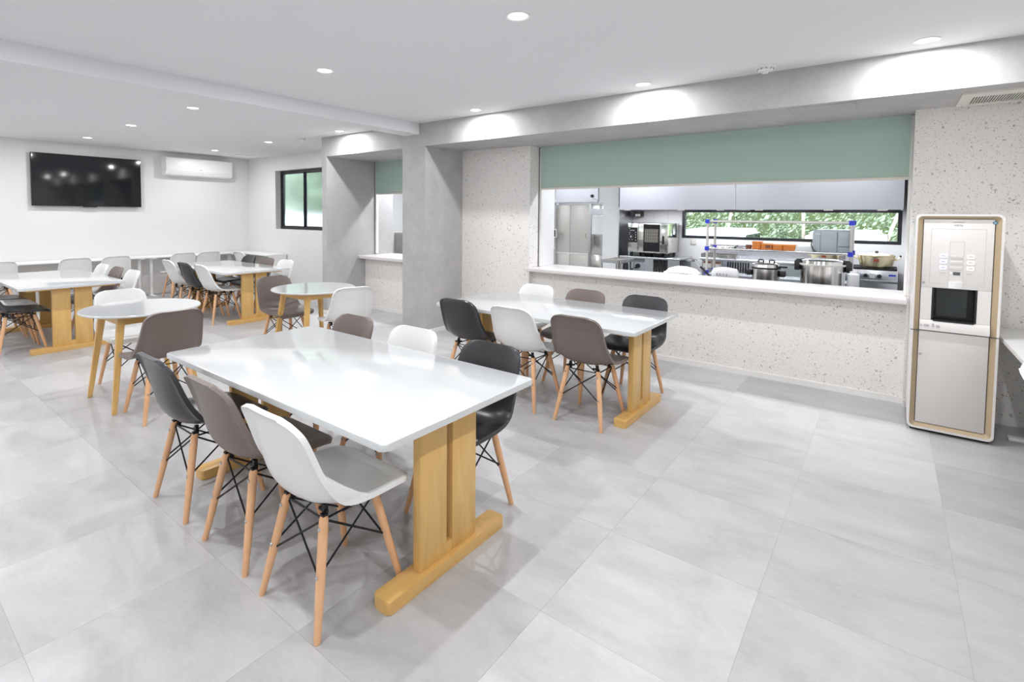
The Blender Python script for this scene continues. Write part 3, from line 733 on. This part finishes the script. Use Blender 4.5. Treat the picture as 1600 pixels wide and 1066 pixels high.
for x0, x1 in ((7.02, 7.26),):
    obj('plug_box', boxes((x0, x1, 5.40, 5.43, .52, .76)), grey_p, t, None, at)
    pl = obj('plug', tube(new(), (7.14, 5.40, .64), (7.14, 5.36, .64), .04, .035, 14), black_matt, t, 'black plug', at)
    obj('power_cable', path(new(), [(7.14, 5.35, .62), (7.05, 5.34, .58), (7.08, 5.34, .50), (7.2, 5.34, .48)], .012), black_matt, t, None, at)
for k in range(4): obj('tray_slide', B(7.45 + k * .05, 7.47 + k * .05, 5.36, 5.38, .48, .75), black_matt, t, None, at)
t = thing('nozzle_unit', 'small black and silver unit under the hood above the oven', 'sensor', (6.9, 5.9, 1.5)); at = t.location
obj('housing', B(6.86, 7.0, 5.84, 5.98, 1.46, 1.56, bev=.008), black_matt, t, None, at); obj('lens_plate', B(6.90, 6.99, 5.825, 5.842, 1.465, 1.505), stainless2, t, None, at)
t = thing('wall_outlet', 'white outlet plate below the strip window', 'outlet', (7.848, 5.99, 1.02)); at = t.location
obj('plate', B(7.81, 7.89, 5.985, 6.0, 1.0, 1.10, bev=.003), cream, t, None, at); obj('sockets', boxes((7.83, 7.87, 5.982, 5.986, 1.03, 1.045), (7.83, 7.87, 5.982, 5.986, 1.06, 1.075)), plastic_w, t, None, at)
# back worktop, drawers, range
t = thing('worktop_unit', 'stainless worktop unit with drawers under the strip window', 'worktop', (9.0, 5.65, 0)); at = t.location
obj('worktop', B(8.13, 9.95, 5.38, 5.98, .80, .835, bev=.004), stainless, t, None, at)
obj('splashback', B(8.13, 9.95, 5.955, 5.98, .835, 1.02), stainless, t, None, at)
obj('carcass', B(8.15, 9.93, 5.43, 5.97, .10, .80), stainless, t, None, at)
for k, (x0, x1) in enumerate(((8.17, 8.30), (8.31, 8.44))):
    d = obj('drawer', B(x0, x1, 5.41, 5.43, .68, .79, bev=.003), cream, t, None, at); obj('drawer_label', B(x0 + .03, x1 - .03, 5.405, 5.411, .70, .735), paper, d, None, at); obj('drawer_slot', B(x0 + .01, x1 - .01, 5.405, 5.411, .755, .78), brown_p, d, None, at)
for k in range(9): obj('grille_slat', B(8.52 + k * .035, 8.535 + k * .035, 5.41, 5.43, .60, .79), black_matt, t, None, at)
obj('panel', B(8.86, 9.92, 5.412, 5.43, .12, .78), mat('pale_steel', (.72, .78, .80), .35, .4), t, None, at)
for x, y, lab in ((8.25, 5.6, 'shallow steel tray at the left end of the back worktop'), (8.5, 5.55, 'shallow steel tray with raised rim next to the drawers')):
    q = thing('steel_tray', lab, 'tray', (x, y, .836)); obj('dish', ring(new(), rrect(-.14, .14, -.1, .1, .03), rrect(-.13, .13, -.09, .09, .025), 0, .06, 'z'), stainless2, q); obj('base', prism(new(), rrect(-.135, .135, -.095, .095, .028), 0, .006), stainless2, q)
t = thing('gas_range', 'stainless gas range with two dark knobs at the right end of the kitchen', 'range', (10.27, 5.6, 0)); at = t.location
obj('body', B(9.98, 10.53, 5.32, 5.95, .55, .80, bev=.004), stainless, t, None, at)
obj('grate', boxes(*[(9.99, 10.52, 5.36 + k * .08, 5.385 + k * .08, .80, .822) for k in range(7)], *[(10.0 + k * .1, 10.02 + k * .1, 5.36, 5.9, .80, .818) for k in range(6)]), black_matt, t, 'black cast grate', at)
fp = obj('control_front', B(9.98, 10.53, 5.30, 5.32, .665, .775, bev=.003), stainless, t, None, at)
for x in (10.205, 10.345): obj('knob', tube(new(), (x, 5.30, .728), (x, 5.275, .728), .026, .022, 16), black_matt, fp, None, at)
obj('print_plate', boxes((10.245, 10.30, 5.296, 5.301, .70, .755)), paper, fp, None, at); obj('blue_mark', boxes((10.44, 10.51, 5.296, 5.301, .735, .757)), blue_p, fp, None, at); obj('rail', B(9.98, 10.53, 5.27, 5.30, .645, .663), stainless2, t, None, at)
obj('lower_panel', B(9.98, 10.46, 5.34, 5.36, .15, .55), green_st, t, None, at)
for x in (9.99, 10.46): obj('leg', tube(new(), (x + .02, 5.33, 0), (x + .02, 5.33, .55), .018, n=10), cream, t, None, at)
def gold(x, y, z, r, lab):
    q = thing('gold_pot', lab, 'pot', (x, y, z), 0, 'wide gold aluminium pots')
    obj('bowl', lathe(new(), [(0, 0), (r * .75, 0), (r * .88, .02), (r * .95, .08), (r, .15), (r * 1.04, .155), (r * 1.03, .162), (r * .97, .158), (r * .9, .08), (0, .02)], 36), gold_pot, q)
    ld_ = obj('lid', lathe(new(), [(r, .163), (r * .9, .172), (r * .4, .185), (0, .19)], 36), gold_pot, q); obj('knob', lathe(new(), [(0, .188), (.016, .19), (.02, .205), (.012, .215), (0, .216)], 14), black_matt, ld_)
    for s in (-1, 1):
        h = obj('handle', path(new(), [(s * r * .98, -.05, .10), (s * (r + .05), -.04, .14), (s * (r + .05), .04, .14), (s * r * .98, .05, .10)], .009), gold_pot, q); obj('grip', path(new(), [(s * (r + .05), -.04, .155), (s * (r + .05), .04, .155)], .013), black_matt, h)
    obj('red_mark', boxes((-.025, .03, -r * .985 - .006, -r * .95, .085, .115)), red_p, q, 'red printed mark'); obj('ring_mark', boxes((-.06, -.04, -r * .97 - .004, -r * .93, .085, .11)), cream, q)
gold(10.305, 5.55, .823, .195, 'wide gold pot with red mark on the gas range')
gold(9.73, 5.62, .836, .17, 'gold pot half hidden behind the large rice cooker')
# pipe rack
t = thing('pipe_rack', 'silver pipe rack with blue joints behind the serving counter', 'rack', (9.26, 4.8, 0)); at = t.location
PX0, PX1, PY0, PY1 = 8.44, 10.07, 4.60, 5.0
for x in (PX0, PX1):
    for y in (PY0, PY1):
        p = obj('post', tube(new(), (x, y, 0), (x, y, 1.41), .016, n=12), cream if x == PX0 else stainless2, t, None, at)
        for z in (.70, 1.03, 1.405): obj('joint', boxes((x - .026, x + .026, y - .026, y + .026, z - .028, z + .028)), blue_p, p, 'blue plastic joint', at)
for y in (PY0, PY1):
    for z in (1.03, 1.405): obj('rail', tube(new(), (PX0, y, z), (PX1, y, z), .016, n=12), cream if z > 1.2 else stainless2, t, None, at)
for x in (PX0, PX1):
    for z in (1.03, 1.405): obj('rail', tube(new(), (x, PY0, z), (x, PY1, z), .014, n=12), stainless2, t, None, at)
obj('shelf', B(PX0, PX1, PY0, PY1, 1.012, 1.024), stainless, t, None, at)
obj('lower_shelf', B(PX0, PX1, PY0, PY1, .66, .675), stainless, t, None, at)
sz = 1.0245
for i, (x, w_, h_) in enumerate(((9.035, .10, .115), (9.155, .125, .09), (9.285, .115, .085), (9.415, .135, .085))):
    q = thing('orange_basket', ['tall orange basket at the left end of the orange row', 'orange basket with a brown tab, second in the row', 'small orange basket, third in the row', 'orange basket at the right end, next to the white towels'][i], 'basket', (x, 4.78, sz), group='orange baskets on the pipe rack')
    obj('tub', prism(new(), rrect(-w_ / 2, w_ / 2, -.08, .08, .012), 0, h_, 'z', .004), orange_p, q)
    obj('rim', ring(new(), rrect(-w_ / 2 - .006, w_ / 2 + .006, -.086, .086, .014), rrect(-w_ / 2 + .004, w_ / 2 - .004, -.076, .076, .01), h_ - .012, h_ + .003, 'z'), orange_p, q)
    bm = new()
    for k in range(int(w_ / .022)): box(bm, -w_ / 2 + .008 + k * .022, -w_ / 2 + .018 + k * .022, -.0815, -.079, .015, h_ - .02)
    obj('weave', bm, mat('orange_shade', (.68, .2, .035), .5), q)
    if i == 1: obj('tab', B(-.01, .05, -.088, -.082, .04, .075), brown_p, q, 'brown tab')
q = tag(obj('brown_cup', lathe(new(), [(0, 0), (.034, 0), (.038, .068), (.034, .068), (.03, .006), (0, .006)], 20), brown_p, None), 'small brown cup left of the orange baskets', 'cup'); q.location = (8.935, 4.75, sz)
q = thing('towel_stack', 'stack of folded white towels beside the orange baskets', 'towels', (9.59, 4.78, sz))
for k in range(3): obj('towel', prism(new(), rrect(-.11 + .004 * k, .10 - .006 * k, -.1, .1, .02), .026 * k, .026 * k + .025, 'z', .008), paper, q)
q = thing('black_tongs', 'dark tongs and ladles lying on the pipe rack shelf', 'utensils', (8.77, 4.75, sz))
for k, (a, b_) in enumerate((((-.12, -.03, .012), (.11, .03, .012)), ((-.10, .05, .012), (.09, -.02, .02)), ((-.02, 0, .02), (.03, .02, .055)))): obj('utensil', tube(new(), a, b_, .009, .007), black_matt if k != 1 else stainless2, q)
q = thing('grey_appliance', 'grey enamel appliance box with a side panel on the pipe rack', 'appliance', (9.86, 4.75, sz))
obj('body', B(-.185, .20, -.12, .14, 0, .275, bev=.008), grey_p, q); obj('top_cap', B(-.175, .19, -.11, .13, .275, .292, bev=.004), grey_p, q)
obj('side_panel', B(.085, .195, -.135, -.12, .095, .255, bev=.005), grey_p, q); obj('panel_joint', B(-.104, -.100, -.1215, -.119, .01, .27), ink, q); obj('front_joint', B(.068, .074, -.123, -.119, .0, .27), ink, q)
obj('name_strip', B(-.155, -.105, -.1225, -.119, .235, .243), paper, q); obj('cable', path(new(), [(-.19, -.1, .16), (-.195, -.13, .10), (-.17, -.135, .04), (-.12, -.135, .012), (.1, -.135, .012)], .006), black_matt, q)
# inner counter with cookers
t = thing('inner_worktop', 'stainless worktop just inside the serving hatch', 'worktop', (8.8, 3.3, 0)); at = t.location
obj('top', B(7.6, 10.50, 2.83, 3.75, .715, .74, bev=.004), stainless, t, None, at); obj('front_panel', B(7.62, 10.48, 3.70, 3.72, .05, .715), stainless, t, None, at)
for x in (7.62, 10.45):
    for y in (2.86, 3.68): obj('leg', B(x, x + .04, y, y + .04, 0, .715), stainless, t, None, at)
def cooker(x, y, r, h, lab, big):
    q = thing('rice_cooker', lab, 'rice cooker', (x, y, .7405), 0, 'stainless rice cookers on the inner worktop')
    obj('pot', lathe(new(), [(0, 0), (r, 0), (r, h), (r * 1.0, h + .003), (0, h + .003)], 40), pot_m, q)
    obj('rim_band', lathe(new(), [(r * .9, h - .004), (r * 1.05, h - .004), (r * 1.06, h + .012), (r * 1.0, h + .014)], 40), cream if big else black_matt, q)
    ld_ = obj('lid', lathe(new(), [(r * 1.01, h + .013), (r * .97, h + .045), (r * .8, h + .058), (r * .3, h + .066), (0, h + .067)], 40), stainless2, q)
    if not big:
        for xx in (-.05, .055): obj('lid_handle', path(new(), [(xx - .03, 0, h + .055), (xx - .02, 0, h + .09), (xx + .02, 0, h + .09), (xx + .03, 0, h + .055)], .008), black_matt, ld_)
    for s in (-1, 1):
        zz = h - (.02 if big else .04)
        hd = obj('handle', B(min(s * r, s * (r + .055)), max(s * r, s * (r + .055)), -.045, .045, zz - .045, zz + (.06 if big else .02), bev=.012), black_matt, q, 'black handle')
        if big: obj('latch', B(min(s * (r - .05), s * (r + .04)), max(s * (r - .05), s * (r + .04)), -.035, .035, h + .02, h + .055, bev=.008), black_matt, q)
    if not big: obj('side_grip', B(r * .9, r + .07, -.02, .02, h + .012, h + .032, bev=.006), black_matt, q)
cooker(9.895, 3.4, .195, .24, 'large stainless rice cooker with black handles behind the counter', True)
cooker(9.375, 3.4, .135, .17, 'small stainless rice cooker with two lid handles', False)
q = tag(obj('white_canister', lathe(new(), [(0, 0), (.05, 0), (.05, .17), (.03, .185), (.03, .20), (0, .20)], 20), plastic_w), 'white canister right of the large rice cooker', 'canister'); q.location = (10.16, 3.3, .7405)
q = thing('rice_tub', 'white plastic tub with dark lettering on the inner worktop', 'tub', (8.60, 3.02, .7405))
obj('body', prism(new(), rrect(-.19, .19, -.12, .12, .05), 0, .10, 'z', .015), plastic_w, q); obj('cover', lathe(new(), [(.19, .10), (.15, .14), (.06, .165), (0, .168)], 32, sy=.63), plastic_w, q)
bm = new()
for k, h_ in enumerate((.02, .012, .016, .016, .012, .02)): box(bm, .02 + k * .012, .028 + k * .012, -.1215, -.119, .085, .085 + h_ * .7)
obj('lettering', bm, ink, q)
q = thing('rice_ladle', 'silver ladle with dark handle leaning on the white tub', 'ladle', (8.70, 3.18, .7405))
obj('bowl', lathe(new(), [(0, .20), (.05, .215), (.075, .24), (.07, .24), (.045, .22), (0, .207)], 20, (-.06, 0)), stainless2, q); obj('shaft', tube(new(), (-.02, 0, .235), (.08, 0, .12), .009), stainless2, q); obj('grip', tube(new(), (.05, -.01, .16), (.15, -.02, .07), .012, .012), black_matt, q)
q = thing('slotted_tub', 'white slotted plastic colander next to the small rice cooker', 'colander', (9.04, 3.05, .7405))
obj('body', lathe(new(), [(0, 0), (.11, 0), (.135, .06), (.14, .12), (.12, .165), (.05, .18), (0, .18)], 32, sy=.8), plastic_w, q)
bm = new()
for k in range(4): box(bm, -.06 + k * .033, -.055 + k * .033, -.1135, -.10, .10, .125)
obj('slots', bm, grey_ink, q)
t = thing('prep_trolley', 'small stainless trolley standing in front of the white partition', 'trolley', (7.30, 4.2, 0)); at = t.location
obj('top', ring(new(), rrect(7.12, 7.44, 4.0, 4.55, .02), rrect(7.14, 7.42, 4.02, 4.53, .015), .79, .835, 'z'), stainless2, t, None, at); obj('shelf', B(7.13, 7.43, 4.01, 4.54, .79, .80), stainless, t, None, at)
for x in (7.14, 7.42):
    for y in (4.02, 4.53): obj('leg', tube(new(), (x, y, 0), (x, y, .80), .012, n=10), stainless2, t, None, at)
t = thing('side_cabinet', 'grey cabinet inside the small hatch behind the pillar', 'cabinet', (3.75, 3.45, 0)); at = t.location
obj('carcass', B(3.43, 4.3, 3.32, 3.8, 0, 1.14), mat('cabinet_grey', (.42, .40, .39), .4), t, None, at); obj('edge_strip', B(3.412, 3.435, 3.30, 3.8, 0, 1.15), cream, t, None, at); obj('door', B(3.50, 4.28, 3.30, 3.32, .05, 1.12), mat('door_grey', (.36, .345, .335), .35), t, None, at)

# ------------------------------------------------------------------ outdoors behind the windows
struct('outdoor_ground', B(-6, 20, 6.3, 22, -.4, -.3), ground_m, 'yard outside the kitchen window')
struct('outdoor_ground_side', B(-6, 2.8, 2.7, 6.3, -.4, -.3), ground_m)
def leaves(name, n, fn, s, label):
    verts, faces = [], []
    for i in range(n):
        p = Vector(fn()); a = Vector((random.gauss(0, 1), random.gauss(0, 1), random.gauss(0, 1))).normalized(); c_ = a.orthogonal().normalized(); z = s * random.uniform(.5, 1.3)
        k = len(verts); d = a.cross(c_)
        verts += [p - c_ * z, p + d * z * .45, p + c_ * z, p - d * z * .45]; faces.append((k, k + 1, k + 2, k + 3))
    me = bpy.data.meshes.new(name); me.from_pydata(verts, [], faces); me.materials.append(leaf)
    o = link(name, me); o['kind'] = 'stuff'; o['label'] = label; return o
bank = new(); prof = [(11.5, -.3), (12.5, .5), (13.5, 2.0), (15, 4.5), (15.5, 4.5), (15.5, -.3)]
prism(bank, prof, -6, 20, 'x'); struct('hill', bank, mat('bank_soil', (.13, .17, .07), .95), 'green bank beyond the kitchen window')
def on_bank():
    x = random.uniform(-2, 13); y = random.uniform(11.5, 14.6)
    z = -.3 + .8 * (y - 11.5) if y < 12.5 else .5 + 1.5 * (y - 12.5) if y < 13.5 else 2.0 + 1.67 * (y - 13.5)
    return (x, y - random.uniform(0, .6), z + random.uniform(0, .9))
leaves('bank_foliage', 42000, on_bank, .06, 'dense leafy shrubs growing on the bank outside')
leaves('hedge_foliage', 7000, lambda: (random.uniform(-3, 2.6), random.uniform(4.3, 4.9), random.uniform(1.5, 4.2)), .10, 'green hedge outside the frosted window')
struct('garden_wall', B(-3, 2.6, 4.0, 4.2, -.3, 1.42), mat('garden_wall', (.75, .76, .78), .8))
struct('hedge_soil', B(-3, 2.6, 5.0, 5.3, -.3, 4.2), mat('hedge_core', (.30, .38, .28), .9))
for i, (x, y, h, dx) in enumerate(((7.0, 11.4, 3.4, .4), (8.9, 11.2, 3.2, -.15), (10.1, 11.6, 3.3, .9))):
    q = thing('tree', ['slim pale tree outside the left end of the strip window', 'slim pale tree outside the middle of the strip window', 'leaning pale tree outside the right end of the strip window'][i], 'tree', (x, y, -.3))
    obj('trunk', path(new(), [(0, 0, 0), (dx * .4, 0, h * .45), (dx, .1, h)], .035, 8), bark, q)
    verts, faces = [], []
    for k in range(500):
        p = Vector((dx + random.gauss(0, .55), random.gauss(0, .5), h + random.gauss(0, .5))); a = Vector((random.gauss(0, 1), random.gauss(0, 1), random.gauss(0, 1))).normalized(); c_ = a.orthogonal().normalized(); d = a.cross(c_); z = .09; b0 = len(verts)
        verts += [p - c_ * z, p + d * z * .5, p + c_ * z, p - d * z * .5]; faces.append((b0, b0 + 1, b0 + 2, b0 + 3))
    me = bpy.data.meshes.new('crown'); me.from_pydata(verts, [], faces); me.materials.append(leaf); o = link('crown', me, None, q); o['kind'] = 'stuff'
def car(x, y, lab, rz):
    q = thing('car', lab, 'car', (x, y, -.3), rz)
    def side(pts, hw, bev):
        bm = prism(new(), pts, -hw, hw, 'y'); bmesh.ops.bevel(bm, geom=list(bm.edges), offset=bev, segments=3, affect='EDGES'); return bm
    obj('body', side([(-1.7, .22), (1.7, .22), (1.72, .6), (1.6, .82), (-1.65, .86), (-1.74, .55)], .78, .07), car_paint, q)
    cb = obj('cabin', side([(-1.55, .82), (1.05, .80), (.55, 1.46), (-1.25, 1.5)], .70, .09), car_paint, q)
    for s in (-1, 1):
        obj('side_window', prism(new(), [(-1.3, .92), (.72, .92), (.42, 1.36), (-1.15, 1.38)], s * .695, s * .705, 'y'), black_gloss, cb)
    bm = new(); vs = [bm.verts.new(p) for p in ((1.01, -.58, .88), (1.01, .58, .88), (.61, .52, 1.40), (.61, -.52, 1.40))]; bm.faces.new(vs)
    ex = bmesh.ops.extrude_face_region(bm, geom=bm.faces[:]); bmesh.ops.translate(bm, verts=[v_ for v_ in ex['geom'] if isinstance(v_, bmesh.types.BMVert)], vec=(.02, 0, .012)); obj('windscreen', bm, grey_p, cb)
    for xx in (-1.05, 1.1):
        for s in (-1, 1):
            wh = obj('wheel', tube(new(), (xx, s * .60, .30), (xx, s * .80, .30), .30, n=20), tyre_m, q); obj('hub', tube(new(), (xx, s * .795, .30), (xx, s * .81, .30), .17, n=16), steel, wh)
car(7.2, 10.2, 'white car parked outside the left part of the strip window', PI / 2 + PI)
car(9.7, 10.6, 'white car parked outside behind the pipe rack post', PI / 2 + PI)
